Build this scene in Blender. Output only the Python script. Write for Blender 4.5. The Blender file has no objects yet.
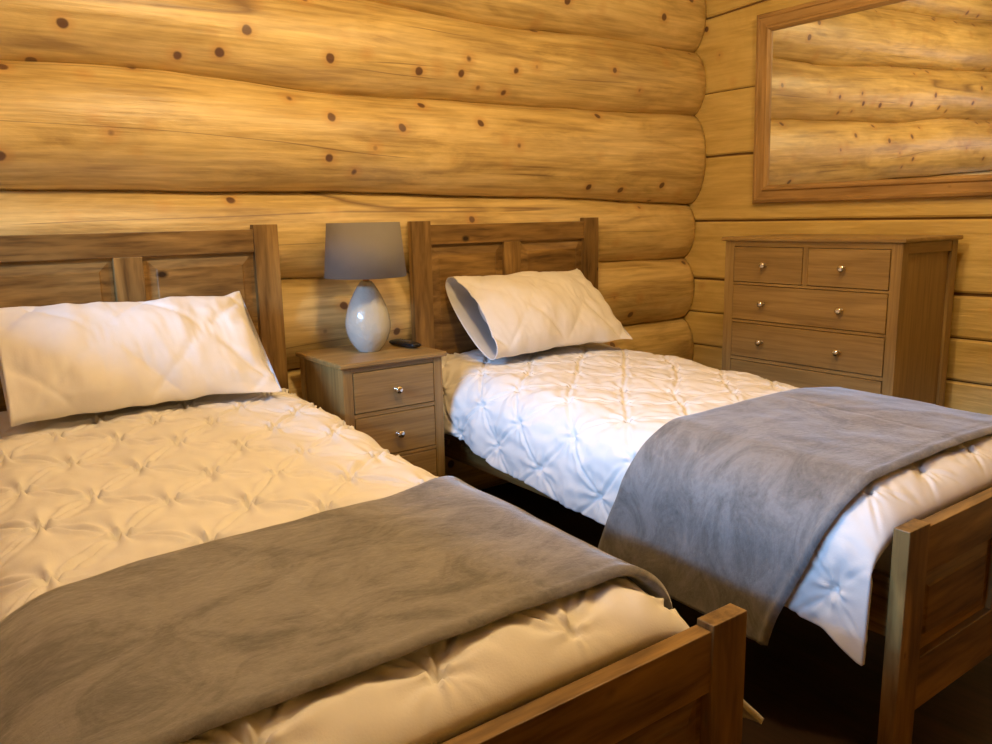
import bpy, bmesh, math, random
from mathutils import Vector, Matrix, noise
random.seed(4)
S = bpy.context.scene
COL = S.collection
FLOOR = -0.07

# ------------------------------------------------------------------ camera
cd = bpy.data.cameras.new('camera'); cam = bpy.data.objects.new('camera', cd); COL.objects.link(cam)
S.camera = cam
cd.sensor_fit = 'HORIZONTAL'; cd.sensor_width = 36.0; cd.lens = 36.0 * 805.16 / 992.0
cd.clip_start = 0.05
yaw, pit, rol = -0.6298, 0.1889, -0.0200
fv = Vector((math.sin(-yaw) * math.cos(pit), math.cos(yaw) * math.cos(pit), -math.sin(pit)))
rv = Vector((math.cos(yaw), math.sin(yaw), 0)); uv = rv.cross(fv)
r2 = math.cos(rol) * rv + math.sin(rol) * uv; u2 = -math.sin(rol) * rv + math.cos(rol) * uv
M = Matrix((r2, u2, -fv)).transposed().to_4x4(); M.translation = Vector((-1.0848, -2.7762, 1.156))
cam.matrix_world = M

# ------------------------------------------------------------------ world, lights, exposure
w = bpy.data.worlds.new('world'); S.world = w; w.use_nodes = True
w.node_tree.nodes['Background'].inputs[0].default_value = (0.55, 0.7, 1.0, 1)
w.node_tree.nodes['Background'].inputs[1].default_value = 3.0
S.view_settings.view_transform = 'Standard'; S.view_settings.look = 'None'
S.view_settings.gamma = 1.0; S.view_settings.use_curve_mapping = False
S.view_settings.exposure = 0.12

def lamp(kind, name, loc, energy, color, **kw):
    l = bpy.data.lights.new(name, kind); l.energy = energy; l.color = color
    for k, v in kw.items(): setattr(l, k, v)
    o = bpy.data.objects.new(name, l); COL.objects.link(o); o.location = loc
    return o
# warm ceiling lamp of the room, preceded by an added warm fill
lamp('POINT', 'ceiling_or_fill_light', (1.05, -1.75, 2.38), 32, (1.0, 0.725, 0.36), shadow_soft_size=0.08)  # added fill, brightens the right wall and the chest side
lamp('POINT', 'ceiling_or_fill_light', (-0.12, -1.40, 2.28), 54, (1.0, 0.725, 0.36), shadow_soft_size=0.10)
# daylight: the strip of sky between the trees and the eaves, seen through the window in the left wall
d = lamp('AREA', 'daylight_through_window', (-4.9, -1.6, 2.72), 640, (0.26, 0.55, 1.0), shape='RECTANGLE', size=3.4, size_y=0.6)
d.rotation_euler = (Vector((1.0, 0.05, -0.42))).to_track_quat('-Z', 'Y').to_euler()

# ------------------------------------------------------------------ helpers
def tag(o, label=None, cat=None, group=None, kind=None):
    if label: o['label'] = label
    if cat: o['category'] = cat
    if group: o['group'] = group
    if kind: o['kind'] = kind
    return o

def empty(name, loc=(0, 0, 0), rz=0, **kw):
    o = bpy.data.objects.new(name, None); COL.objects.link(o); o.location = loc
    o.rotation_euler = (0, 0, rz); o.empty_display_size = 0.1
    return tag(o, **kw)

def link(name, bm, mat, parent=None, smooth=False):
    me = bpy.data.meshes.new(name); bmesh.ops.recalc_face_normals(bm, faces=bm.faces[:]) if smooth != 'keep' else None
    bm.to_mesh(me); bm.free()
    if smooth:
        for p in me.polygons: p.use_smooth = True
    me.materials.append(mat)
    o = bpy.data.objects.new(name, me); COL.objects.link(o)
    if parent: o.parent = parent
    return o

def box(bm, a, b, bev=0.003, seg=2):
    x0, x1 = sorted((a[0], b[0])); y0, y1 = sorted((a[1], b[1])); z0, z1 = sorted((a[2], b[2]))
    t = bmesh.new()
    bmesh.ops.create_cube(t, size=1.0)
    for v in t.verts:
        v.co = Vector(((x0 + x1) / 2 + v.co.x * (x1 - x0), (y0 + y1) / 2 + v.co.y * (y1 - y0), (z0 + z1) / 2 + v.co.z * (z1 - z0)))
    if bev > 0:
        bmesh.ops.bevel(t, geom=t.edges[:], offset=min(bev, (x1 - x0) / 3, (y1 - y0) / 3, (z1 - z0) / 3), segments=seg, affect='EDGES', profile=0.5)
    me = bpy.data.meshes.new('tmp'); t.to_mesh(me); t.free(); bm.from_mesh(me); bpy.data.meshes.remove(me)
    return bm

def B(name, a, b, mat, parent, bev=0.003):
    return link(name, box(bmesh.new(), a, b, bev), mat, parent)

def lathe(bm, prof, n=48, c=(0, 0, 0), axis='Z', close=True):
    rings = []
    for r, h in prof:
        ring = []
        for k in range(n):
            t = 2 * math.pi * k / n
            p = (r * math.cos(t), r * math.sin(t), h)
            if axis == '-X': p = (-h, r * math.cos(t), r * math.sin(t))
            if axis == '-Y': p = (r * math.cos(t), -h, r * math.sin(t))
            ring.append(bm.verts.new((p[0] + c[0], p[1] + c[1], p[2] + c[2])))
        rings.append(ring)
    for i in range(len(rings) - 1):
        for k in range(n):
            bm.faces.new((rings[i][k], rings[i][(k + 1) % n], rings[i + 1][(k + 1) % n], rings[i + 1][k]))
    if close:
        bm.faces.new(rings[0][::-1]); bm.faces.new(rings[-1])
    return bm

def nz(x, y=0.0, z=0.0): return noise.noise(Vector((x, y, z)))
def smooth01(t):
    t = max(0.0, min(1.0, t)); return t * t * (3 - 2 * t)

# ------------------------------------------------------------------ materials
class NT:
    def __init__(s, name):
        s.m = bpy.data.materials.new(name); s.m.use_nodes = True; s.t = s.m.node_tree
        s.b = s.t.nodes['Principled BSDF']
    def n(s, typ, **kw):
        nd = s.t.nodes.new(typ)
        for k, v in kw.items():
            if k.startswith('_'): setattr(nd, k[1:], v)
        for k, v in kw.items():
            if not k.startswith('_'): nd.inputs[k.replace('__', ' ')].default_value = v
        return nd
    def l(s, a, b): s.t.links.new(a, b)
    def ramp(s, src, stops, interp='LINEAR'):
        r = s.t.nodes.new('ShaderNodeValToRGB'); r.color_ramp.interpolation = interp
        e = r.color_ramp.elements
        while len(e) < len(stops): e.new(0.5)
        for i, (p, c) in enumerate(stops):
            e[i].position = p; e[i].color = (c[0], c[1], c[2], 1) if len(c) == 3 else c
        s.l(src, r.inputs[0]); return r.outputs[0]
    def mix(s, fac, a, b, mode='MIX'):
        m = s.t.nodes.new('ShaderNodeMix'); m.data_type = 'RGBA'; m.blend_type = mode
        for sock, v in ((0, fac), (6, a), (7, b)):
            if hasattr(v, 'is_linked'): s.l(v, m.inputs[sock])
            else: m.inputs[sock].default_value = v if sock == 0 else (v[0], v[1], v[2], 1)
        return m.outputs[2]
    def math(s, op, a, b=0.0):
        m = s.t.nodes.new('ShaderNodeMath'); m.operation = op
        for i, v in ((0, a), (1, b)):
            if hasattr(v, 'is_linked'): s.l(v, m.inputs[i])
            else: m.inputs[i].default_value = v
        return m.outputs[0]
    def coords(s, scale, rnd=True):
        tc = s.t.nodes.new('ShaderNodeTexCoord'); vec = tc.outputs['Object']
        if rnd:
            oi = s.t.nodes.new('ShaderNodeObjectInfo')
            va = s.t.nodes.new('ShaderNodeVectorMath'); va.operation = 'SCALE'
            va.inputs[0].default_value = (7.3, 11.1, 5.7); s.l(oi.outputs['Random'], va.inputs['Scale'])
            vb = s.t.nodes.new('ShaderNodeVectorMath'); vb.operation = 'ADD'
            s.l(vec, vb.inputs[0]); s.l(va.outputs[0], vb.inputs[1]); vec = vb.outputs[0]
        mp = s.t.nodes.new('ShaderNodeMapping'); mp.inputs['Scale'].default_value = scale
        s.l(vec, mp.inputs['Vector']); return vec, mp.outputs[0]
    def noise(s, vec, scale, detail=4, rough=0.55, dist=0.0):
        nn = s.n('ShaderNodeTexNoise', Scale=scale, Detail=detail, Roughness=rough, Distortion=dist)
        s.l(vec, nn.inputs['Vector']); return nn.outputs['Fac']
    def bump(s, h, strength, dist):
        b = s.n('ShaderNodeBump', Strength=strength, Distance=dist); s.l(h, b.inputs['Height'])
        s.l(b.outputs[0], s.b.inputs['Normal'])

def wood(name, dark, mid, light, grain='X', rough=0.5, fine=1.0, knots=0.0, coat=0.0, fig=0.5):
    k = NT(name)
    lo, hi = 1.6, 22.0 * fine
    sc = {'X': (lo, hi, hi), 'Y': (hi, lo, hi), 'Z': (hi, hi, lo)}[grain]
    raw, v = k.coords(sc)
    f1 = k.noise(v, 0.55, 5, 0.6, 1.2)
    f2 = k.noise(v, 3.2, 3, 0.6, 0.3)
    sc2 = {'X': (0.9, 5, 5), 'Y': (5, 0.9, 5), 'Z': (5, 5, 0.9)}[grain]
    mp = k.t.nodes.new('ShaderNodeMapping'); mp.inputs['Scale'].default_value = sc2; k.l(raw, mp.inputs['Vector'])
    f3 = k.noise(mp.outputs[0], 1.3, 3, 0.55, 1.5)
    c = k.ramp(f1, [(0.34, dark), (0.5, mid), (0.66, light)])
    c = k.mix(k.math('MULTIPLY', k.ramp(f3, [(0.42, (0, 0, 0)), (0.60, (1, 1, 1))]), fig), c, dark)
    c = k.mix(0.35, c, k.ramp(f2, [(0.3, dark), (0.6, light)]))
    if knots > 0:
        vo = k.n('ShaderNodeTexVoronoi', Scale=6.5); mp2 = k.t.nodes.new('ShaderNodeMapping')
        mp2.inputs['Scale'].default_value = {'X': (0.8, 1.2, 1.2), 'Y': (1.2, 0.8, 1.2), 'Z': (1.2, 1.2, 0.8)}[grain]
        k.l(raw, mp2.inputs['Vector']); k.l(mp2.outputs[0], vo.inputs['Vector'])
        kk = k.ramp(vo.outputs['Distance'], [(knots * 0.55, (1, 1, 1)), (knots * 1.25, (0, 0, 0))])
        c = k.mix(kk, c, (dark[0] * 0.35, dark[1] * 0.3, dark[2] * 0.3))
    k.l(c, k.b.inputs['Base Color']); k.b.inputs['Roughness'].default_value = rough
    k.b.inputs['Coat Weight'].default_value = coat
    k.bump(f1, 0.25, 0.004)
    return k.m

def logmat(name, dark, mid, light, knot=(0.14, 0.062, 0.024), grain='X', kn=0.085, rough=0.42, checks=True, vs=6.6):
    k = NT(name)
    a = {'X': (1.6, 9, 9), 'Y': (9, 1.6, 9)}[grain]
    raw, v = k.coords(a)
    f1 = k.noise(v, 1.1, 6, 0.62, 0.9)
    a2 = {'X': (0.7, 3, 3), 'Y': (3, 0.7, 3)}[grain]
    mp = k.t.nodes.new('ShaderNodeMapping'); mp.inputs['Scale'].default_value = a2; k.l(raw, mp.inputs['Vector'])
    f2 = k.noise(mp.outputs[0], 1.6, 4, 0.6, 1.6)
    mpf = k.t.nodes.new('ShaderNodeMapping'); mpf.inputs['Scale'].default_value = {'X': (3, 60, 60), 'Y': (60, 3, 60)}[grain]; k.l(raw, mpf.inputs['Vector'])
    f4 = k.noise(mpf.outputs[0], 1.0, 3, 0.6)
    c = k.ramp(f1, [(0.34, dark), (0.48, mid), (0.64, light)])
    c = k.mix(k.math('MULTIPLY', k.ramp(f2, [(0.46, (0, 0, 0)), (0.66, (1, 1, 1))]), 0.7), c, dark)
    c = k.mix(0.36, c, k.ramp(f4, [(0.35, dark), (0.6, light)]))
    # knots: small dark ovals with a paler ring
    nv = k.n('ShaderNodeTexNoise', Scale=14.0, Detail=2.0); k.l(raw, nv.inputs['Vector'])
    wv = k.t.nodes.new('ShaderNodeVectorMath'); wv.operation = 'SCALE'; wv.inputs['Scale'].default_value = 0.012
    k.l(nv.outputs['Color'], wv.inputs[0])
    wa = k.t.nodes.new('ShaderNodeVectorMath'); wa.operation = 'ADD'; k.l(raw, wa.inputs[0]); k.l(wv.outputs[0], wa.inputs[1])
    vo = k.n('ShaderNodeTexVoronoi', Scale=vs); k.l(wa.outputs[0], vo.inputs['Vector'])
    D = vo.outputs['Distance']
    ring = k.ramp(D, [(kn * 1.1, (1, 1, 1)), (kn * 2.6, (0, 0, 0))])
    c = k.mix(k.math('MULTIPLY', ring, 0.45), c, (mid[0] * 0.8, mid[1] * 0.55, mid[2] * 0.4))
    core = k.ramp(D, [(kn * 0.8, (1, 1, 1)), (kn * 1.1, (0, 0, 0))])
    c = k.mix(core, c, knot)
    if checks:   # long drying checks, thin dark lines along the log
        mc = k.t.nodes.new('ShaderNodeMapping'); mc.inputs['Scale'].default_value = (0.16, 4.2, 4.2); k.l(raw, mc.inputs['Vector'])
        g = k.noise(mc.outputs[0], 1.0, 2, 0.4, 0.2)
        ln = k.math('ABSOLUTE', k.math('SUBTRACT', g, 0.5))
        lm = k.ramp(ln, [(0.0006, (1, 1, 1)), (0.0028, (0, 0, 0))])
        mk = k.noise(raw, 1.3, 2, 0.5)
        lm2 = k.math('MULTIPLY', lm, k.ramp(mk, [(0.5, (0, 0, 0)), (0.56, (1, 1, 1))]))
        c = k.mix(k.math('MULTIPLY', lm2, 0.8), c, knot)
    k.l(c, k.b.inputs['Base Color']); k.b.inputs['Roughness'].default_value = rough
    k.b.inputs['Specular IOR Level'].default_value = 0.8; k.b.inputs['Coat Weight'].default_value = 0.22; k.b.inputs['Coat Roughness'].default_value = 0.38
    h = k.mix(0.5, f1, f2)
    k.bump(k.mix(0.25, h, f4), 0.6, 0.016)
    return k.m

def cloth(name, col, rough=0.85, weave=260, bs=0.15, sheen=0.0, tint=(1, 1, 1)):
    k = NT(name); raw, v = k.coords((1, 1, 1), rnd=False)
    f = k.noise(v, 9, 4, 0.6); f2 = k.noise(v, weave, 2, 0.5)
    c = k.mix(k.ramp(f, [(0.3, (0, 0, 0)), (0.7, (1, 1, 1))]), tuple(x * 0.93 for x in col), col)
    k.l(c, k.b.inputs['Base Color']); k.b.inputs['Roughness'].default_value = rough
    k.b.inputs['Sheen Weight'].default_value = sheen
    h = k.mix(0.5, k.noise(v, 28, 4, 0.6, 0.8), f2)
    k.bump(h, bs, 0.006)
    return k.m

def fleece(name, c0, c1):
    k = NT(name); raw, v = k.coords((1.0, 1.6, 1.0), rnd=False)
    f = k.noise(v, 5.5, 6, 0.72, 1.2); f2 = k.noise(v, 60, 4, 0.7)
    c = k.ramp(f, [(0.38, c0), (0.58, c1)])
    c = k.mix(0.25, c, k.ramp(f2, [(0.35, c0), (0.65, c1)]))
    k.l(c, k.b.inputs['Base Color']); k.b.inputs['Roughness'].default_value = 0.95
    k.b.inputs['Sheen Weight'].default_value = 0.7; k.b.inputs['Sheen Roughness'].default_value = 0.35
    k.bump(k.mix(0.5, f, f2), 0.5, 0.006)
    return k.m

def plain(name, col, rough=0.5, metal=0.0, coat=0.0):
    k = NT(name); raw, v = k.coords((1, 1, 1))
    f = k.noise(v, 40, 3)
    c = k.mix(f, tuple(x * 0.95 for x in col), col)
    k.l(c, k.b.inputs['Base Color']); k.b.inputs['Roughness'].default_value = rough
    k.b.inputs['Metallic'].default_value = metal; k.b.inputs['Coat Weight'].default_value = coat
    return k.m

M_LOG = logmat('peeled_pine_log', (0.33, 0.205, 0.06), (0.65, 0.46, 0.16), (0.78, 0.59, 0.25), kn=0.13, rough=0.45, vs=7.5)
M_BOARD = logmat('pine_wall_board', (0.50, 0.33, 0.08), (0.66, 0.47, 0.14), (0.74, 0.55, 0.19), grain='Y', kn=0.075, rough=0.5, checks=False, vs=5.5)
M_CHINK = plain('dark_recess_board', (0.22, 0.12, 0.045), 0.9)
bd = ((0.07, 0.032, 0.007), (0.20, 0.105, 0.028), (0.46, 0.28, 0.09))
M_BX = wood('mango_wood_along_x', *bd, grain='X', fig=0.8, fine=0.7, rough=0.42, knots=0.10)
M_BZ = wood('mango_wood_along_z', *bd, grain='Z', fig=0.8, fine=0.7, rough=0.42, knots=0.06)
M_BY = wood('mango_wood_along_y', *bd, grain='Y', rough=0.42)
ok = ((0.185, 0.108, 0.033), (0.30, 0.188, 0.064), (0.39, 0.255, 0.095))
M_OX = wood('oak_along_x', *ok, grain='X', rough=0.38, fine=1.6)
M_OY = wood('oak_along_y', *ok, grain='Y', rough=0.38, fine=1.6)
M_OZ = wood('oak_along_z', *ok, grain='Z', rough=0.38, fine=1.6)
M_MY = wood('mirror_frame_along_y', (0.22, 0.115, 0.035), (0.42, 0.25, 0.09), (0.56, 0.35, 0.14), grain='Y', rough=0.45, knots=0.07)
M_MZ = wood('mirror_frame_along_z', (0.22, 0.115, 0.035), (0.42, 0.25, 0.09), (0.56, 0.35, 0.14), grain='Z', rough=0.45, knots=0.05)
M_FLOOR = wood('dark_floor_wood', (0.014, 0.007, 0.003), (0.028, 0.013, 0.006), (0.05, 0.025, 0.011), grain='Y', rough=0.5)
M_CEIL = wood('ceiling_pine', (0.42, 0.28, 0.11), (0.5, 0.34, 0.15), (0.58, 0.4, 0.19), grain='Y', rough=0.6)
M_DUVET = cloth('white_cotton', (0.80, 0.78, 0.76), bs=0.12)
M_CASE = cloth('white_pillowcase_cotton', (0.82, 0.80, 0.78), bs=0.10)
M_MATT = cloth('mattress_ticking', (0.7, 0.68, 0.64))
M_THROW = fleece('grey_fleece', (0.135, 0.128, 0.122), (0.27, 0.255, 0.245))
M_SHADE = cloth('grey_lamp_linen', (0.235, 0.215, 0.195), weave=420, bs=0.2)
M_CHROME = plain('polished_nickel', (0.75, 0.72, 0.68), 0.16, 1.0)
M_BRASS = plain('aged_brass', (0.5, 0.3, 0.14), 0.3, 1.0)
M_BLACK = plain('black_plastic', (0.012, 0.012, 0.013), 0.25)
M_RUB = plain('grey_rubber', (0.10, 0.10, 0.11), 0.6)
k = NT('mirror_glass'); k.b.inputs['Metallic'].default_value = 1.0; k.b.inputs['Roughness'].default_value = 0.015
k.b.inputs['Base Color'].default_value = (0.93, 0.95, 0.93, 1); M_MIRROR = k.m
k = NT('embossed_ceramic'); raw, v = k.coords((1, 1, 1), rnd=False)
vo = k.n('ShaderNodeTexVoronoi', Scale=42.0); vo.feature = 'SMOOTH_F1'; k.l(v, vo.inputs['Vector'])
wv = k.noise(v, 30, 2, 0.5, 2.5)
k.b.inputs['Base Color'].default_value = (0.52, 0.52, 0.46, 1); k.b.inputs['Roughness'].default_value = 0.12
k.b.inputs['Coat Weight'].default_value = 0.6
k.bump(k.mix(0.5, vo.outputs['Distance'], wv), 0.7, 0.006); M_CER = k.m

# ------------------------------------------------------------------ setting
XR, XL, YB = 2.30, -1.90, -4.3
CEIL = 2.52

fl = link('floor', box(bmesh.new(), (XL - 0.1, 0.4, FLOOR - 0.05), (XR + 0.1, YB - 0.1, FLOOR), 0), M_FLOOR); tag(fl, kind='structure')
cl = link('ceiling', box(bmesh.new(), (XL - 0.3, 0.4, CEIL), (XR + 0.1, YB - 0.1, CEIL + 0.05), 0), M_CEIL); tag(cl, kind='structure')

# back wall: stacked round logs in front of a dark backing
wb = link('wall_back', box(bmesh.new(), (XL - 0.1, 0.24, FLOOR), (XR + 0.05, 0.29, CEIL), 0), M_CHINK); tag(wb, kind='structure')
def seam(base, pts, sd):
    def f(x):
        z = None
        if x <= pts[0][0]: z = pts[0][1]
        elif x >= pts[-1][0]: z = pts[-1][1]
        else:
            for (a, za), (b, zb) in zip(pts, pts[1:]):
                if a <= x <= b: z = za + (zb - za) * smooth01((x - a) / (b - a)); break
        return z + 0.008 * nz(x * 2.2, sd, 3.1) + 0.003 * nz(x * 7, sd, 9.1)
    return f
SEAMS = [
    seam(0, [(-2, -0.07), (2.4, -0.07)], 0.5),
    seam(1, [(-2, 0.27), (2.4, 0.27)], 1.5),
    seam(2, [(-2, 0.61), (0, 0.60), (2.4, 0.605)], 2.5),
    seam(3, [(-2, 0.97), (0.1, 0.952), (0.6, 0.945), (2.4, 0.925)], 3.5),
    seam(4, [(-2, 1.29), (-0.8, 1.278), (0.2, 1.272), (1.07, 1.255), (2.4, 1.222)], 4.5),
    seam(5, [(-1.5, 1.63), (-0.76, 1.634), (-0.36, 1.648), (0.25, 1.618), (0.85, 1.625), (2.4, 1.645)], 5.5),
    seam(6, [(-2, 1.99), (0.3, 1.962), (1.1, 1.94), (1.7, 1.962), (2.4, 1.96)], 6.5),
    seam(7, [(-2, 2.31), (2.4, 2.29)], 7.5),
    seam(8, [(-2, 2.62), (2.4, 2.6)], 8.5)]
for i in range(8):
    bm = bmesh.new(); n, na = 130, 40; rings = []
    fy = [-0.01, -0.012, -0.004, 0.0, -0.058, -0.045, -0.035, -0.02][i]
    for a in range(n + 1):
        x = XL + (XR - XL) * a / n
        lo, hi = SEAMS[i](x), SEAMS[i + 1](x); mid = (lo + hi) / 2; h = (hi - lo) / 2 * 1.045
        e = (XR - x) / 0.16; tp = 1.0 if e >= 1 else 0.80 + 0.20 * math.sqrt(max(0, 1 - (1 - e) ** 2))
        ring = []
        for j in range(na):
            t = 2 * math.pi * j / na
            nn = nz(x * 1.5, math.cos(t) * 1.2 + i * 5, math.sin(t) * 1.2) * 0.045 + nz(x * 5, math.cos(t) * 3 + i * 5, math.sin(t) * 3) * 0.015
            cs, sn = math.cos(t), math.sin(t)
            yy = 0.17 + fy - 0.132 * tp * (1 + nn * 0.6) * cs
            zz = mid + h * (0.985 + 0.015 * tp) * (1 + nn * 0.15) * sn
            ring.append(bm.verts.new((x, max(yy, 0.034) if (mid < 1.16 and x < 1.58) else yy, zz)))
        rings.append(ring)
    for a in range(n):
        for j in range(na):
            bm.faces.new((rings[a][j], rings[a][(j + 1) % na], rings[a + 1][(j + 1) % na], rings[a + 1][j]))
    bm.faces.new(rings[0][::-1]); bm.faces.new(rings[-1])
    o = link('log', bm, M_LOG, wb, True)

# right wall: flat-hewn boards with dark grooves
wr = link('wall_right', box(bmesh.new(), (XR + 0.018, 0.3, FLOOR), (XR + 0.1, YB, CEIL), 0), M_CHINK); tag(wr, kind='structure')
bs = [(-0.07, 0.006), (0.155, 0.006), (0.31, 0.006), (0.47, 0.006), (0.645, 0.006), (0.822, 0.013), (1.12, 0.010), (1.442, 0.014), (1.75, 0.005), (2.11, 0.010), (2.52, 0.004)]
for i in range(len(bs) - 1):
    (z0, g0), (z1, g1) = bs[i], bs[i + 1]
    bm = bmesh.new(); n = 120; cols = []
    for a in range(n + 1):
        y = 0.23 + (YB - 0.23) * a / n
        def edge(z, g, sd, s):
            sl = 0.05 * max(0, -y) if z == 2.11 else 0.0
            amp = 0.006 if g > 0.01 else 0.0012
            return z + sl + s * g / 2 + amp * nz(y * 3.5, sd * 3.7, 1.0 + s * 0.25)
        lo = edge(z0, g0, z0, 1); hi = edge(z1, g1, z1, -1)
        c = 0.006
        ring = [(XR + 0.05, lo), (XR + c, lo), (XR, lo + c * 1.4), (XR - 0.002, (lo + hi) / 2), (XR, hi - c * 1.4), (XR + c, hi), (XR + 0.05, hi)]
        cols.append([bm.verts.new((p, y, q)) for p, q in ring])
    m = len(cols[0])
    for a in range(n):
        for j in range(m):
            bm.faces.new((cols[a][j], cols[a][(j + 1) % m], cols[a + 1][(j + 1) % m], cols[a + 1][j]))
    bm.faces.new(cols[0]); bm.faces.new(cols[-1][::-1])
    link('board', bm, M_BOARD, wr)

# left wall with its window (out of frame, it lets the daylight in)
WY0, WY1, WZ0, WZ1 = -2.45, -0.45, 1.40, 1.71
bm = bmesh.new()
box(bm, (XL - 0.12, 0.3, FLOOR), (XL, YB, WZ0), 0); box(bm, (XL - 0.12, 0.3, WZ1), (XL, YB, CEIL), 0)
box(bm, (XL - 0.12, 0.3, WZ0), (XL, WY1, WZ1), 0); box(bm, (XL - 0.12, WY0, WZ0), (XL, YB, WZ1), 0)
wl = link('wall_left', bm, M_BOARD); tag(wl, kind='structure')
bm = bmesh.new()
for a, b in (((XL - 0.13, WY0, WZ0), (XL + 0.015, WY1, WZ0 + 0.012)), ((XL - 0.13, WY0, WZ1 - 0.03), (XL + 0.015, WY1, WZ1)),
             ((XL - 0.13, WY0, WZ0), (XL + 0.015, WY0 + 0.04, WZ1)), ((XL - 0.13, WY1 - 0.04, WZ0), (XL + 0.015, WY1, WZ1))):
    box(bm, a, b, 0.003)
wn = link('window_1', bm, M_OY); tag(wn, kind='structure')
bk = link('wall_front', box(bmesh.new(), (XL - 0.1, YB, FLOOR), (XR + 0.1, YB - 0.08, CEIL), 0), M_BOARD); tag(bk, kind='structure')

# ------------------------------------------------------------------ beds
def framed_panel(bm, x0, x1, z0, z1, yf, yb):
    """panel with a sloped border and a raised centre field; front at yf side"""
    s = 1 if yb > yf else -1
    f, r = yf, yf + s * 0.010
    pts = []
    for ins, y in ((0.0, r), (0.012, r), (0.040, f + s * 0.003), (0.044, f)):
        pts.append([(x0 + ins, y, z0 + ins), (x1 - ins, y, z0 + ins), (x1 - ins, y, z1 - ins), (x0 + ins, y, z1 - ins)])
    R = [[bm.verts.new(p) for p in q] for q in pts]
    bk_ = [bm.verts.new((p[0], yb, p[2])) for p in pts[0]]
    for i in range(3):
        for j in range(4): bm.faces.new((R[i][j], R[i][(j + 1) % 4], R[i + 1][(j + 1) % 4], R[i + 1][j]))
    bm.faces.new(R[3])
    for j in range(4): bm.faces.new((bk_[j], bk_[(j + 1) % 4], R[0][(j + 1) % 4], R[0][j]))
    bm.faces.new(bk_[::-1])
    return bm

def make_bed(loc):
    t = empty('bed', loc)
    HB, FB, PW, W2, L = 1.15, 0.493, 0.088, 0.5, -2.0
    # headboard (front y=0, back y=.03)
    for s in (-1, 1): B('headboard_post', (s * W2, 0.0, FLOOR), (s * (W2 - PW), 0.032, HB), M_BZ, t, 0.002)
    xi = W2 - PW
    B('headboard_rail', (-xi, 0.004, 1.056), (xi, 0.030, 1.134), M_BX, t, 0.002)
    B('headboard_rail', (-xi, 0.004, 0.28), (xi, 0.030, 0.37), M_BX, t, 0.002)
    B('headboard_stile', (-0.044, 0.005, 0.37), (0.044, 0.029, 1.056), M_BZ, t, 0.002)
    for s in (-1, 1):
        a, b = sorted((s * 0.044, s * xi))
        link('headboard_panel', framed_panel(bmesh.new(), a, b, 0.37, 1.056, 0.012, 0.028), M_BX, t)
    # footboard (front y=-2, back y=-1.968)
    for s in (-1, 1): B('footboard_post', (s * W2, L, FLOOR), (s * (W2 - PW), L + 0.036, FB), M_BZ, t, 0.002)
    B('footboard_rail', (-xi, L + 0.004, 0.372), (xi, L + 0.036, 0.482), M_BX, t, 0.002)
    B('footboard_rail', (-xi, L + 0.004, 0.04), (xi, L + 0.032, 0.17), M_BX, t, 0.002)
    B('footboard_stile', (-0.044, L + 0.006, 0.17), (0.044, L + 0.030, 0.372), M_BZ, t, 0.002)
    for s in (-1, 1):
        a, b = sorted((s * 0.044, s * xi))
        link('footboard_panel', framed_panel(bmesh.new(), a, b, 0.17, 0.372, L + 0.012, L + 0.029), M_BX, t)
    for s in (-1, 1): B('side_rail', (s * 0.462, 0.0, 0.22), (s * 0.440, L + 0.036, 0.36), M_BY, t, 0.002)
    bm = bmesh.new()
    for i in range(12):
        y = -0.1 - i * 0.158; box(bm, (-0.47, y, 0.275), (0.47, y - 0.07, 0.295), 0.001)
    link('bed_slats', bm, M_BX, t)
    return t
bed1 = make_bed((-0.5, 0, 0))
tag(bed1, 'wooden bed frame nearest the camera, with only its right footboard post in view', 'bed', 'wooden single beds')
bed2 = bed1.copy(); COL.objects.link(bed2); bed2.location = (1.044, 0, 0)
for ch in list(bed1.children):
    c = ch.copy(); COL.objects.link(c); c.parent = bed2
tag(bed2, 'wooden bed frame further back, between the nightstand and the tall chest of drawers', 'bed')

def mattress(cx, lab):
    bm = box(bmesh.new(), (cx - 0.425, -0.02, 0.297), (cx + 0.425, -1.94, 0.455), 0.05, 4)
    o = link('mattress', bm, M_MATT, None, True); tag(o, lab, 'mattress', 'mattresses under the duvets')
mattress(-0.5, 'mattress hidden under the white duvet of the bed nearest the camera')
mattress(1.044, 'mattress hidden under the white duvet of the bed beside the chest of drawers')

# ---- duvets and throws share one section curve
def section(P, s, y):
    """s = arc length from the bed centre (negative = left). returns point, normal"""
    side = -1 if s < 0 else 1
    a = abs(s); hw = P['hw'](side, y); rr = P['rr']; zt = P['zt'](y)
    fl = hw - rr; q = math.pi * rr / 2
    if a < fl: x, z, nx_, nz_ = a, 0.0, 0.0, 1.0
    elif a < fl + q:
        t = (a - fl) / rr; x = fl + rr * math.sin(t); z = -rr * (1 - math.cos(t)); nx_, nz_ = math.sin(t), math.cos(t)
    else:
        e = a - fl - q; x = hw + P['flare'](side, y) * e; z = -rr - e; nx_, nz_ = 1.0, 0.05
    z -= P['crown'](side) * min(1, (a / (fl + 0.1))) ** 2
    z += zt
    e = (P['yend'] + 0.13 - y) / 0.13      # rounding down at the foot end
    if e > 0:
        z -= P['drop'] * (1 - math.sqrt(max(0, 1 - min(1, e) ** 2))) * max(0.0, nz_ if a < fl + q else 0.0)
    return Vector((P['cx'] + side * x, y, z)), Vector((side * nx_, 0, nz_)).normalized()

def arc_to(P, side, y, zhem):
    hw = P['hw'](side, y); rr = P['rr']
    return hw - rr + math.pi * rr / 2 + max(0.0, P['zt'](y) - P['crown'](side) - rr - zhem)

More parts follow.
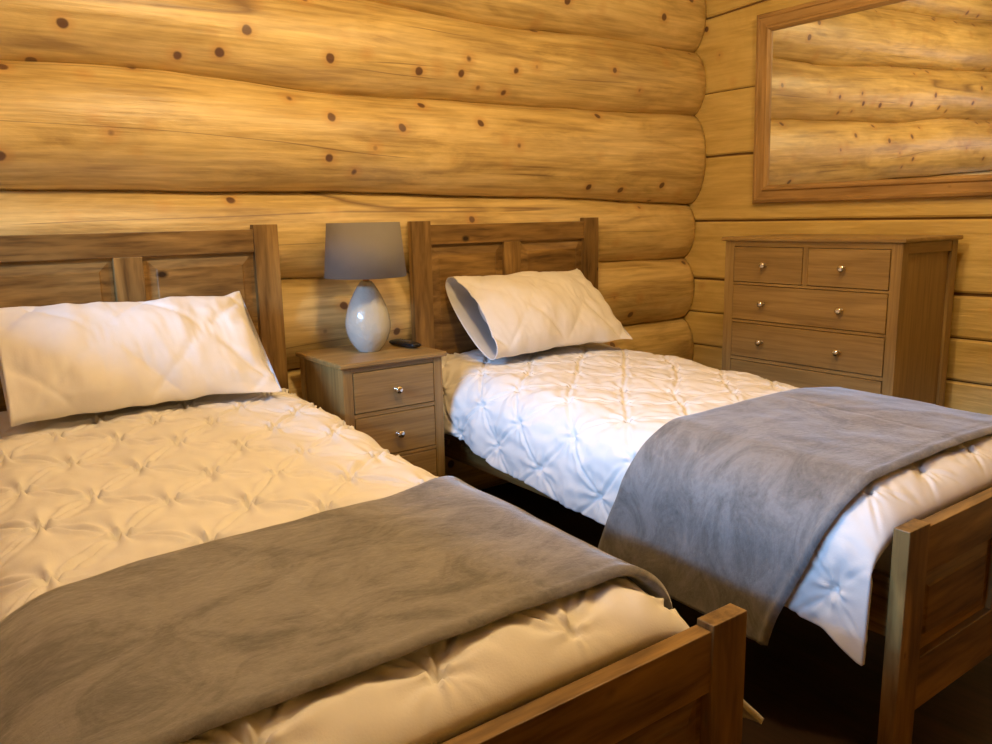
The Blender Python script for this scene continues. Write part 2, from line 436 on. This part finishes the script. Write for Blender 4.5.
def pintuck(P, s, y):
    ww = P['warp']
    ss = s + ww * nz(s * 3.1, y * 3.1, P['seed']); yy = y + ww * nz(s * 3.1, y * 3.1, P['seed'] + 7)
    ss -= P['o'][0]; yy -= P['o'][1]
    k_ = 1.0 / (P['cell'] * 0.7071 * math.sqrt(2) * 0.7071 * 1.0)
    a = (ss + yy) / P['cell']; b = (ss - yy) / P['cell']
    da, db = abs(a - round(a)), abs(b - round(b))
    cell = P['cell'] * 0.7071
    puff = (abs(math.sin(math.pi * a) * math.sin(math.pi * b))) ** 0.6
    ka = 0.5 + 0.5 * nz(round(a) * 3.3, b * 0.7, 1.1 + P['seed']); kb = 0.5 + 0.5 * nz(round(b) * 3.3, a * 0.7, 5.1 + P['seed'])
    cf = lambda d: math.exp(-(d * cell / 0.0045) ** 1.5) - 0.45 * math.exp(-((d * cell - 0.013) / 0.006) ** 2)
    cre = cf(da) * (0.4 + 1.1 * ka) + cf(db) * (0.4 + 1.1 * kb)
    rx, ry = (a - round(a)), (b - round(b)); r = math.hypot(rx, ry) * cell
    th = math.atan2(ry, rx)
    star = math.cos(8 * th + 1.5 * nz(round(a) * 2.1, round(b) * 2.1, 2)) * math.exp(-(r / P['sr']) ** 2) * min(1, r / 0.012)
    pinch = math.exp(-(r / 0.014) ** 2)
    wr_ = nz(s * 6, y * 9, P['seed'] + 3) + 0.5 * abs(nz(s * 15, y * 13, P['seed'] + 5)) + 0.35 * nz(s * 28, y * 24, P['seed'] + 9)
    return P['A'] * (puff - 0.45) - P['C'] * min(cre, 1.3) + P['St'] * star - 0.012 * pinch + P['Wr'] * wr_

def sheet(name, P, ylist, sfun, ns, disp, mat, thick, flip=False):
    bm = bmesh.new(); G = []
    for y in ylist:
        row = []
        s0, s1 = sfun(y)
        for i in range(ns + 1):
            s = s0 + (s1 - s0) * i / ns
            p, n_ = disp(s, y); row.append(bm.verts.new(p))
        G.append(row)
    for j in range(len(G) - 1):
        for i in range(ns):
            bm.faces.new((G[j][i], G[j + 1][i], G[j + 1][i + 1], G[j][i + 1]))
    me = bpy.data.meshes.new(name); bm.to_mesh(me); bm.free()
    for p in me.polygons: p.use_smooth = True
    me.materials.append(mat)
    o = bpy.data.objects.new(name, me); COL.objects.link(o)
    md = o.modifiers.new('cloth_thickness', 'SOLIDIFY'); md.thickness = thick; md.offset = -1.0
    return o

def lerp(pts, y):
    if y >= pts[0][0]: return pts[0][1]
    for (a, va), (b, vb) in zip(pts, pts[1:]):
        if y >= b: return va + (vb - va) * smooth01((a - y) / (a - b))
    return pts[-1][1]

P1 = dict(cx=-0.5, rr=0.165, crown=lambda sd: 0.012, yend=-1.955, drop=0.07, seed=1.0, sr=0.075, cell=0.25, warp=0.025, flare=lambda sd, y: lerp([(0, 0.12), (-1.75, 0.15), (-1.955, 1.0)], y) if sd > 0 else 0.05, o=(0.19, -1.895), A=0.006, C=0.0090, St=0.0075, Wr=0.010,
          hw=lambda sd, y: lerp([(0, 0.515), (-0.5, 0.50), (-1.06, 0.474), (-1.4, 0.464), (-1.96, 0.472)], y) if sd > 0 else 0.60,
          zt=lambda y: lerp([(0, 0.615), (-0.4, 0.61), (-1.0, 0.58), (-1.4, 0.562), (-1.96, 0.545)], y))
P2 = dict(cx=1.044, rr=0.165, crown=lambda sd: 0.006 if sd < 0 else 0.035, yend=-1.955, drop=0.08, flare=lambda sd, y: 0.04, seed=4.0, sr=0.058, cell=0.25, warp=0.03, o=(-0.70, -1.87), A=0.008, C=0.0055, St=0.0050, Wr=0.013,
          hw=lambda sd, y: lerp([(0, 0.55), (-0.3, 0.56), (-1.1, 0.57), (-1.96, 0.565)], y) if sd < 0 else 0.535,
          zt=lambda y: lerp([(0, 0.61), (-0.4, 0.60), (-1.2, 0.568), (-1.96, 0.550)], y))
def duvet_disp(P):
    def f(s, y):
        p, n_ = section(P, s, y)
        d_ = pintuck(P, s, y)
        edge = smooth01((y - P['yend'] + 0.002) / 0.09)
        return p + n_ * (d_ * (0.1 + 0.9 * edge)) + Vector((0, 0, 0)), n_
    return f
ys = [-0.012 - i * (1.943 / 380) for i in range(381)]
hem1R = lambda y: lerp([(0, 0.33), (-1.2, 0.26), (-1.75, 0.28), (-1.955, 0.215)], y) + 0.012 * nz(y * 5, 2.2)
hem1L = lambda y: 0.27 + 0.012 * nz(y * 5, 6.2)
d1 = sheet('duvet', P1, ys, lambda y: (-arc_to(P1, -1, y, hem1L(y)), arc_to(P1, 1, y, hem1R(y))), 330, duvet_disp(P1), M_DUVET, 0.012)
tag(d1, 'white pintuck duvet on the bed nearest the camera, warmly lit', 'duvet', 'white pintuck duvets')
hem2L = lambda y: lerp([(0, 0.37), (-0.32, 0.365), (-0.75, 0.305), (-1.14, 0.275), (-1.70, 0.265), (-1.85, 0.24), (-1.955, 0.19)], y) + 0.008 * nz(y * 6, 1.2)
hem2R = lambda y: 0.27 + 0.012 * nz(y * 5, 4.2)
d2 = sheet('duvet', P2, ys, lambda y: (-arc_to(P2, -1, y, hem2L(y)), arc_to(P2, 1, y, hem2R(y))), 330, duvet_disp(P2), M_DUVET, 0.012)
tag(d2, 'white pintuck duvet on the far bed, its pointed corner hanging in bluish daylight', 'duvet', 'white pintuck duvets')

def throw(name, P, ytop, ybot, hemL, hemR, shift, label):
    """folded fleece throw draped across the bed: closed slab with a rounded double fold along both long edges"""
    ns, nv = 200, 60; th = 0.016
    bm = bmesh.new(); ring_list = []
    for i in range(ns + 1):
        f = i / ns
        ym = (ytop(0) + ybot(0)) / 2
        s0, s1 = -arc_to(P, -1, ym, hemL), arc_to(P, 1, ym, hemR)
        s = s0 + (s1 - s0) * f
        a, b = ytop(s), ybot(s)
        ring = []
        for side_ in (1, -1):
            for j in range(nv + 1):
                t = j / nv if side_ == 1 else 1 - j / nv
                y = a + (b - a) * t
                p, n_ = section(P, s, max(y, P['yend'] + 0.0))
                p.y = y
                e = min(t, 1 - t) * abs(b - a); rd = 0.011
                k_ = math.sqrt(max(0.0, 1 - (1 - min(1, e / rd)) ** 2))
                wv_ = 0.006 * nz(s * 4, y * 5, P['seed']) + 0.0022 * nz(s * 14, y * 14, P['seed'] + 2)
                cr = -0.0015 * min(1, max(0, e - 0.03) / 0.05) * math.exp(-((s - P['fold']) / 0.006) ** 2)
                if side_ == 1:
                    # a raised hem line just inside the lower edge
                    hm = 0.003 * math.exp(-((e - 0.012) / 0.010) ** 2) - 0.003 * math.exp(-((e - 0.030) / 0.004) ** 2) if t > 0.5 else 0
                    off = th / 2 + (th / 2) * k_ + cr + hm
                else: off = th / 2 - (th / 2) * k_
                base = 0.0135 + wv_
                ring.append(bm.verts.new(p + n_ * (base + off)))
        ring_list.append(ring)
    m = len(ring_list[0])
    for i in range(ns):
        for j in range(m):
            bm.faces.new((ring_list[i][j], ring_list[i + 1][j], ring_list[i + 1][(j + 1) % m], ring_list[i][(j + 1) % m]))
    bm.faces.new(ring_list[0]); bm.faces.new(ring_list[-1][::-1])
    o = link(name, bm, M_THROW, None, True)
    tag(o, label, 'throw', 'grey fleece throws')
    return o
P1['fold'] = -0.13; P2['fold'] = 0.02
throw('throw', P1, lambda s: -1.345 - 0.03 * smooth01((-s - 0.3) / 0.3) + 0.17 * smooth01((s - 0.12) / 0.50) + 0.006 * nz(s * 3, 1), lambda s: -1.870 + 0.02 * smooth01((s - 0.2) / 0.4) + 0.006 * nz(s * 4, 2), 0.30, 0.30, 0,
      'taupe grey fleece throw folded across the bed nearest the camera')
throw('throw', P2, lambda s: -1.285 + 0.13 * smooth01((-s - 0.45) / 0.5) + 0.008 * nz(s * 4, 3), lambda s: -1.875 + 0.14 * smooth01((-s - 0.45) / 0.5) + 0.008 * nz(s * 4, 4), 0.160, 0.30, 0,
      'grey fleece throw on the far bed, hanging over its side in bluish daylight')

# ------------------------------------------------------------------ pillows
def pillow(loc, width, height, thick, tilt, roll, rz, label, seed, sag=0.0):
    t = empty('pillow', loc); nu, nv = 110, 96
    bm = bmesh.new(); R_ = []
    W, H = width / 2, height / 2
    for i in range(nu + 1):
        u = -1 + 2 * i / nu
        # thickness profile: open mouth at u=-1, sewn shut at u=+1
        tk = thick / 2 * (max(0.0, 1 - max(0, (u - 0.05) / 0.95) ** 2.3)) ** 0.7
        tk *= 0.62 + 0.38 * smooth01((u + 1) / 0.55)
        tk = max(tk, 0.0025)
        hh = H * (1.0 - 0.05 * math.cos(u * math.pi / 2) ** 0.8 * 0.9)
        hh *= 1 + 0.06 * smooth01((u - 0.82) / 0.18)
        ring = []
        for j in range(nv):
            a = 2 * math.pi * j / nv; c, s_ = math.cos(a), math.sin(a)
            y = hh * (abs(c) ** 0.75) * (1 if c > 0 else -1)
            ex = 0.72 - 0.30 * smooth01((-u - 0.45) / 0.5)
            z = tk * (max(0.0, 1 - abs(y / hh) ** 2.1)) ** ex * (1 if s_ > 0 else -1)
            x = u * W * (1 + 0.04 * (abs(y) / H) ** 2 * (0.8 if u > 0 else 0.3))
            # pintucks and wrinkles on the face
            if z > 0:
                aa, bb = (x + y + seed) / 0.30, (x - y + seed * 0.3) / 0.30
                da, db = abs(aa - round(aa)) * 0.21, abs(bb - round(bb)) * 0.21
                f_ = min(1, tk / 0.03) * min(1, max(0, (1 - abs(y / hh)) / 0.15))
                z += f_ * (0.006 * (abs(math.sin(math.pi * aa) * math.sin(math.pi * bb)) ** 0.6 - 0.4) - 0.006 * math.exp(-(da / 0.006) ** 1.3) - 0.006 * math.exp(-(db / 0.006) ** 1.3))
                z += f_ * (0.016 * nz(x * 6, y * 6, seed) + 0.008 * nz(x * 17, y * 15, seed) + 0.004 * abs(nz(x * 35, y * 22, seed)))
            # puckers radiating from the sewn end
            if u > 0.45: z += 0.005 * (u - 0.45) / 0.55 * math.sin(y * 75 + 2 * nz(x * 8, y * 8, seed)) * min(1, tk / 0.02)
            y += 0.011 * nz(x * 5, 3 + seed, 0) + 0.007 * nz(x * 14, 3 + seed, 2.0 if c > 0 else 5.0)
            if u > 0.8: x += 0.012 * nz(y * 12, seed, 1.0) * (u - 0.8) / 0.2
            z -= sag * (x / W) ** 2
            ring.append(bm.verts.new((x, y, z)))
        R_.append(ring)
    for i in range(nu):
        for j in range(nv):
            bm.faces.new((R_[i][j], R_[i][(j + 1) % nv], R_[i + 1][(j + 1) % nv], R_[i + 1][j]))
    bm.faces.new(R_[-1])
    o = link('pillowcase', bm, M_CASE, t, True)
    md = o.modifiers.new('cloth_thickness', 'SOLIDIFY'); md.thickness = 0.003; md.offset = -1
    # the pillow itself, seen inside the open mouth
    bm = bmesh.new(); R_ = []
    for i in range(30):
        u = i / 29; r_ = math.sqrt(max(0.0, 1 - (1 - u) ** 2)) if u < 1 else 1
        ring = []
        for j in range(64):
            a = 2 * math.pi * j / 64
            yy = H * 0.78 * math.cos(a) * r_; zz = (thick / 2) * 0.42 * math.sin(a) * r_ * (1 - 0.25 * (yy / H) ** 2) 
            ring.append(bm.verts.new((-W + 0.055 + 0.22 * u * 0.8, yy, zz)))
        R_.append(ring)
    for i in range(29):
        for j in range(64): bm.faces.new((R_[i][j], R_[i][(j + 1) % 64], R_[i + 1][(j + 1) % 64], R_[i + 1][j]))
    bm.faces.new(R_[-1])
    bmesh.ops.remove_doubles(bm, verts=bm.verts[:], dist=0.0005)
    link('pillow_filling', bm, M_MATT, t, True)
    t.rotation_mode = 'QUATERNION'
    t.rotation_quaternion = (Matrix.Rotation(rz, 4, 'Z') @ Matrix.Rotation(tilt, 4, 'X') @ Matrix.Rotation(roll, 4, 'Z')).to_quaternion()
    tag(t, label, 'pillow', 'white pintuck pillows')
    return t
pillow((-0.54, -0.203, 0.780), 0.72, 0.40, 0.19, math.radians(45), 0.0, 0.0, 'white pintuck pillow leaning on the headboard of the bed nearest the camera', 0.4)
pillow((1.025, -0.205, 0.778), 0.70, 0.43, 0.22, math.radians(40), 0.0, math.radians(0), 'white pillow with its open case end facing the lamp, on the far bed', 2.3)

# ------------------------------------------------------------------ knobs
def knob(c, axis, parent):
    bm = lathe(bmesh.new(), [(0.010, 0.0), (0.010, 0.002), (0.005, 0.005), (0.0045, 0.012), (0.009, 0.015), (0.0135, 0.019), (0.0145, 0.023), (0.0125, 0.027), (0.007, 0.030), (0.001, 0.031)], 24, c, axis)
    return link('knob', bm, M_CHROME, parent, True)

# ------------------------------------------------------------------ nightstand
ns_ = empty('nightstand', (0.243, -0.185, FLOOR), label='small oak nightstand with three drawers, standing between the two beds', cat='nightstand')
ox, oy, oz = 0.243, -0.185, FLOOR
def NB(name, a, b, mat, bev=0.002, parent=ns_):
    return B(name, (a[0] - ox, a[1] - oy, a[2] - oz), (b[0] - ox, b[1] - oy, b[2] - oz), mat, parent, bev)
X0, X1, YF, YK, ZT = 0.048, 0.438, -0.358, 0.0, 0.691
NB('top', (0.033, -0.372, ZT - 0.018), (0.453, 0.003, ZT), M_OX, 0.005)
for x in (X0, X1 - 0.036):
    for y in (YF, YK - 0.036):
        NB('corner_post', (x, y, FLOOR), (x + 0.036, y + 0.036, ZT - 0.018), M_OZ)
NB('side_panel', (X0 + 0.007, YF + 0.036, 0.06), (X0 + 0.02, YK - 0.036, ZT - 0.018), M_OZ)
NB('side_panel', (X1 - 0.02, YF + 0.036, 0.06), (X1 - 0.007, YK - 0.036, ZT - 0.018), M_OZ)
NB('back_panel', (X0 + 0.036, YK - 0.016, 0.06), (X1 - 0.036, YK - 0.004, ZT - 0.018), M_OZ)
zr = [(0.656, ZT - 0.018), (0.498, 0.5115), (0.3365, 0.349), (0.06, 0.187)]
for a, b in zr: NB('front_rail', (X0 + 0.036, YF + 0.001, a), (X1 - 0.036, YF + 0.03, b), M_OX, 0.001)
for (a, b), kz in zip([(0.5140, 0.6535), (0.3515, 0.4955), (0.1895, 0.334)], (0.580, 0.421, 0.262)):
    dr = NB('drawer', (X0 + 0.0385, YF - 0.001, a), (X1 - 0.0385, YF + 0.25, b), M_OX, 0.002)
    knob((0.247 - ox, YF - 0.001 - oy, kz - oz), '-Y', dr)

# ------------------------------------------------------------------ chest of drawers
cx_, cy_ = 2.02, -0.8985
ch = empty('chest_of_drawers', (cx_, cy_, FLOOR), label='tall oak chest of drawers with nickel knobs under the framed mirror', cat='chest of drawers')
def CB(name, a, b, mat, bev=0.002, parent=ch):
    return B(name, (a[0] - cx_, a[1] - cy_, a[2] - FLOOR), (b[0] - cx_, b[1] - cy_, b[2] - FLOOR), mat, parent, bev)
FX, BX_, YL, YR_, ZC = 1.816, 2.232, -0.510, -1.288, 1.057
CB('top', (1.803, -0.494, ZC - 0.018), (2.24, -1.303, ZC), M_OY, 0.006)
for y0, y1 in ((YL, YL - 0.047), (YR_ + 0.042, YR_)):
    CB('corner_post', (FX, y0, FLOOR), (FX + 0.045, y1, ZC - 0.018), M_OZ)
    CB('corner_post', (BX_ - 0.045, y0, FLOOR), (BX_, y1, ZC - 0.018), M_OZ)
for y in (YL - 0.010, YR_ + 0.010):
    s = 1 if y > -0.9 else -1
    CB('side_panel', (FX + 0.045, y - s * 0.002, 0.05), (BX_ - 0.045, y - s * 0.014, ZC - 0.06), M_OZ)
    CB('side_rail', (FX + 0.045, y + s * 0.008, ZC - 0.06), (BX_ - 0.045, y - s * 0.016, ZC - 0.018), M_OX)
CB('back_panel', (BX_ - 0.012, YL - 0.047, 0.05), (BX_ - 0.004, YR_ + 0.042, ZC - 0.018), M_OZ)
yl, yr = YL - 0.047, YR_ + 0.042
rails = [(1.0165, 1.039), (0.855, 0.8655), (0.692, 0.7035), (0.5275, 0.542), (0.3555, 0.3685), (0.04, 0.18)]
for a, b in rails: CB('front_rail', (FX + 0.001, yl, a), (FX + 0.03, yr, b), M_OY, 0.001)
CB('front_stile', (FX + 0.001, -0.889, 0.8655), (FX + 0.03, -0.911, 1.0165), M_OZ, 0.001)
g = 0.0025
def drawer(y0, y1, z0, z1, kn):
    d_ = CB('drawer', (FX - 0.002, y0 - g, z0 + g), (FX + 0.3, y1 + g, z1 - g), M_OY, 0.002)
    for ky in kn: knob((FX - 0.002 - cx_, ky - cy_, (z0 + z1) / 2 - FLOOR), '-X', d_)
drawer(yl, -0.889, 0.8655, 1.0165, (-0.715,))
drawer(-0.911, yr, 0.8655, 1.0165, (-1.066,))
for (a, b) in ((0.7035, 0.855), (0.542, 0.692), (0.3685, 0.5275), (0.18, 0.3555)): drawer(yl, yr, a, b, (-0.713, -1.066))

# ------------------------------------------------------------------ mirror
MY0, MY1, MZ0, MZ1, FW = -0.300, -1.80, 1.200, 2.055, 0.083
mx0, mx1 = 2.262, 2.298
mi = empty('mirror', (2.295, (MY0 + MY1) / 2, MZ0), label='large wood-framed mirror hanging on the pale plank wall above the chest of drawers', cat='mirror')
def moulding(p0, p1, inward, parent, mat):
    """one mitred length of frame from outer corner p0 to p1 (y,z), profile stepping towards the glass"""
    prof = [(0.0, 0.0), (0.0, 0.020), (0.006, 0.027), (0.018, 0.030), (0.022, 0.024), (0.056, 0.026), (0.062, 0.034), (0.072, 0.035), (FW, 0.022), (FW, 0.0)]
    d_ = Vector((p1[0] - p0[0], p1[1] - p0[1])).normalized(); n_ = Vector(inward)
    bm = bmesh.new(); r0, r1 = [], []
    for a, h in prof:
        q0 = Vector(p0) + n_ * a + d_ * a; q1 = Vector(p1) + n_ * a - d_ * a
        r0.append(bm.verts.new((mx1 - h - 2.297, q0.x - (MY0 + MY1) / 2, q0.y - MZ0)))
        r1.append(bm.verts.new((mx1 - h - 2.297, q1.x - (MY0 + MY1) / 2, q1.y - MZ0)))
    m = len(prof)
    for j in range(m): bm.faces.new((r0[j], r0[(j + 1) % m], r1[(j + 1) % m], r1[j]))
    bm.faces.new(r0); bm.faces.new(r1[::-1])
    return link('frame_moulding', bm, mat, parent)
moulding((MY0, MZ0), (MY1, MZ0), (0, 1), mi, M_MY); moulding((MY0, MZ1), (MY1, MZ1), (0, -1), mi, M_MY)
moulding((MY0, MZ0), (MY0, MZ1), (-1, 0), mi, M_MZ); moulding((MY1, MZ0), (MY1, MZ1), (1, 0), mi, M_MZ)
mi.rotation_euler = (0, math.radians(-1.4), 0)      # hangs leaning slightly forward
yc = (MY0 + MY1) / 2
B('mirror_glass', (-0.014, MY0 - FW + 0.01 - yc, FW - 0.01), (-0.004, MY1 + FW - 0.01 - yc, MZ1 - MZ0 - FW + 0.01), M_MIRROR, mi, 0.0)

# ------------------------------------------------------------------ table lamp
tl = empty('table_lamp', (0.250, -0.165, 0.6915), label='table lamp with glossy white teardrop base and grey drum shade on the nightstand', cat='lamp')
prof = [(0.001, 0.0), (0.040, 0.0)]
key = [(0.0, 0.043), (0.015, 0.057), (0.05, 0.077), (0.095, 0.086), (0.145, 0.077), (0.18, 0.0635), (0.215, 0.045), (0.237, 0.031), (0.248, 0.022)]
def catm(h):
    for i, ((a, ra), (b, rb)) in enumerate(zip(key, key[1:])):
        if a <= h <= b:
            r0 = key[max(0, i - 1)]; r3 = key[min(len(key) - 1, i + 2)]; t = (h - a) / (b - a)
            m0 = (rb - r0[1]) / max(1e-6, b - r0[0]) * (b - a); m1 = (r3[1] - ra) / max(1e-6, r3[0] - a) * (b - a)
            return (2 * t ** 3 - 3 * t ** 2 + 1) * ra + (t ** 3 - 2 * t ** 2 + t) * m0 + (3 * t ** 2 - 2 * t ** 3) * rb + (t ** 3 - t ** 2) * m1
    return key[-1][1]
for i in range(41): prof.append((0.95 * catm(0.248 * i / 40), 0.002 + 0.248 * i / 40))
prof += [(0.014, 0.2525), (0.001, 0.2525)]
link('lamp_base', lathe(bmesh.new(), prof, 72), M_CER, tl, True)
link('lamp_neck', lathe(bmesh.new(), [(0.012, 0.249), (0.012, 0.256), (0.006, 0.259), (0.006, 0.268), (0.013, 0.270), (0.015, 0.30), (0.013, 0.33), (0.001, 0.331)], 24), M_BRASS, tl, True)
bm = lathe(bmesh.new(), [(0.146, 0.268), (0.129, 0.458), (0.1275, 0.458), (0.1445, 0.268)], 96, close=False)
vs = list(bm.verts); n = 96
for k_ in range(n): bm.faces.new((vs[3 * n + k_], vs[3 * n + (k_ + 1) % n], vs[(k_ + 1) % n], vs[k_]))
link('lamp_shade', bm, M_SHADE, tl, True)
bm = bmesh.new()
for a in range(3):
    t = a * 2 * math.pi / 3
    p0, p1 = Vector((0.012 * math.cos(t), 0.012 * math.sin(t), 0.30)), Vector((0.142 * math.cos(t), 0.142 * math.sin(t), 0.30))
    d_ = p1 - p0; mt = Matrix.Translation((p0 + p1) / 2) @ d_.to_track_quat('Z', 'Y').to_matrix().to_4x4()
    bmesh.ops.create_cone(bm, cap_ends=True, segments=8, radius1=0.0015, radius2=0.0015, depth=d_.length, matrix=mt)
link('shade_carrier', bm, M_BRASS, tl)

# ------------------------------------------------------------------ remote control
rc = empty('remote_control', (0.395, -0.170, 0.6915), math.radians(-84), label='black remote control lying on the nightstand beside the lamp base', cat='remote control')
bm = bmesh.new(); R_ = []
for i in range(17):
    u = -1 + i / 8; w_ = 0.023 * (1 - 0.25 * abs(u) ** 4); h_ = 0.022 * (1 - 0.5 * abs(u) ** 5); x = 0.078 * u
    R_.append([bm.verts.new((x, w_ * math.copysign(abs(math.cos(a)) ** 0.6, math.cos(a)), 0.011 + h_ * 0.55 * math.copysign(abs(math.sin(a)) ** 0.7, math.sin(a)))) for a in [2 * math.pi * j / 24 for j in range(24)]])
for i in range(16):
    for j in range(24): bm.faces.new((R_[i][j], R_[i][(j + 1) % 24], R_[i + 1][(j + 1) % 24], R_[i + 1][j]))
bm.faces.new(R_[0][::-1]); bm.faces.new(R_[-1])
link('remote_body', bm, M_BLACK, rc, True)
bm = bmesh.new()
for i in range(5):
    for j in range(3): bmesh.ops.create_cone(bm, cap_ends=True, segments=12, radius1=0.0032, radius2=0.0028, depth=0.002, matrix=Matrix.Translation((-0.04 + i * 0.014, -0.009 + j * 0.009, 0.0232)))
tag(link('buttons', bm, M_RUB, rc), 'grey rubber buttons', kind='stuff')
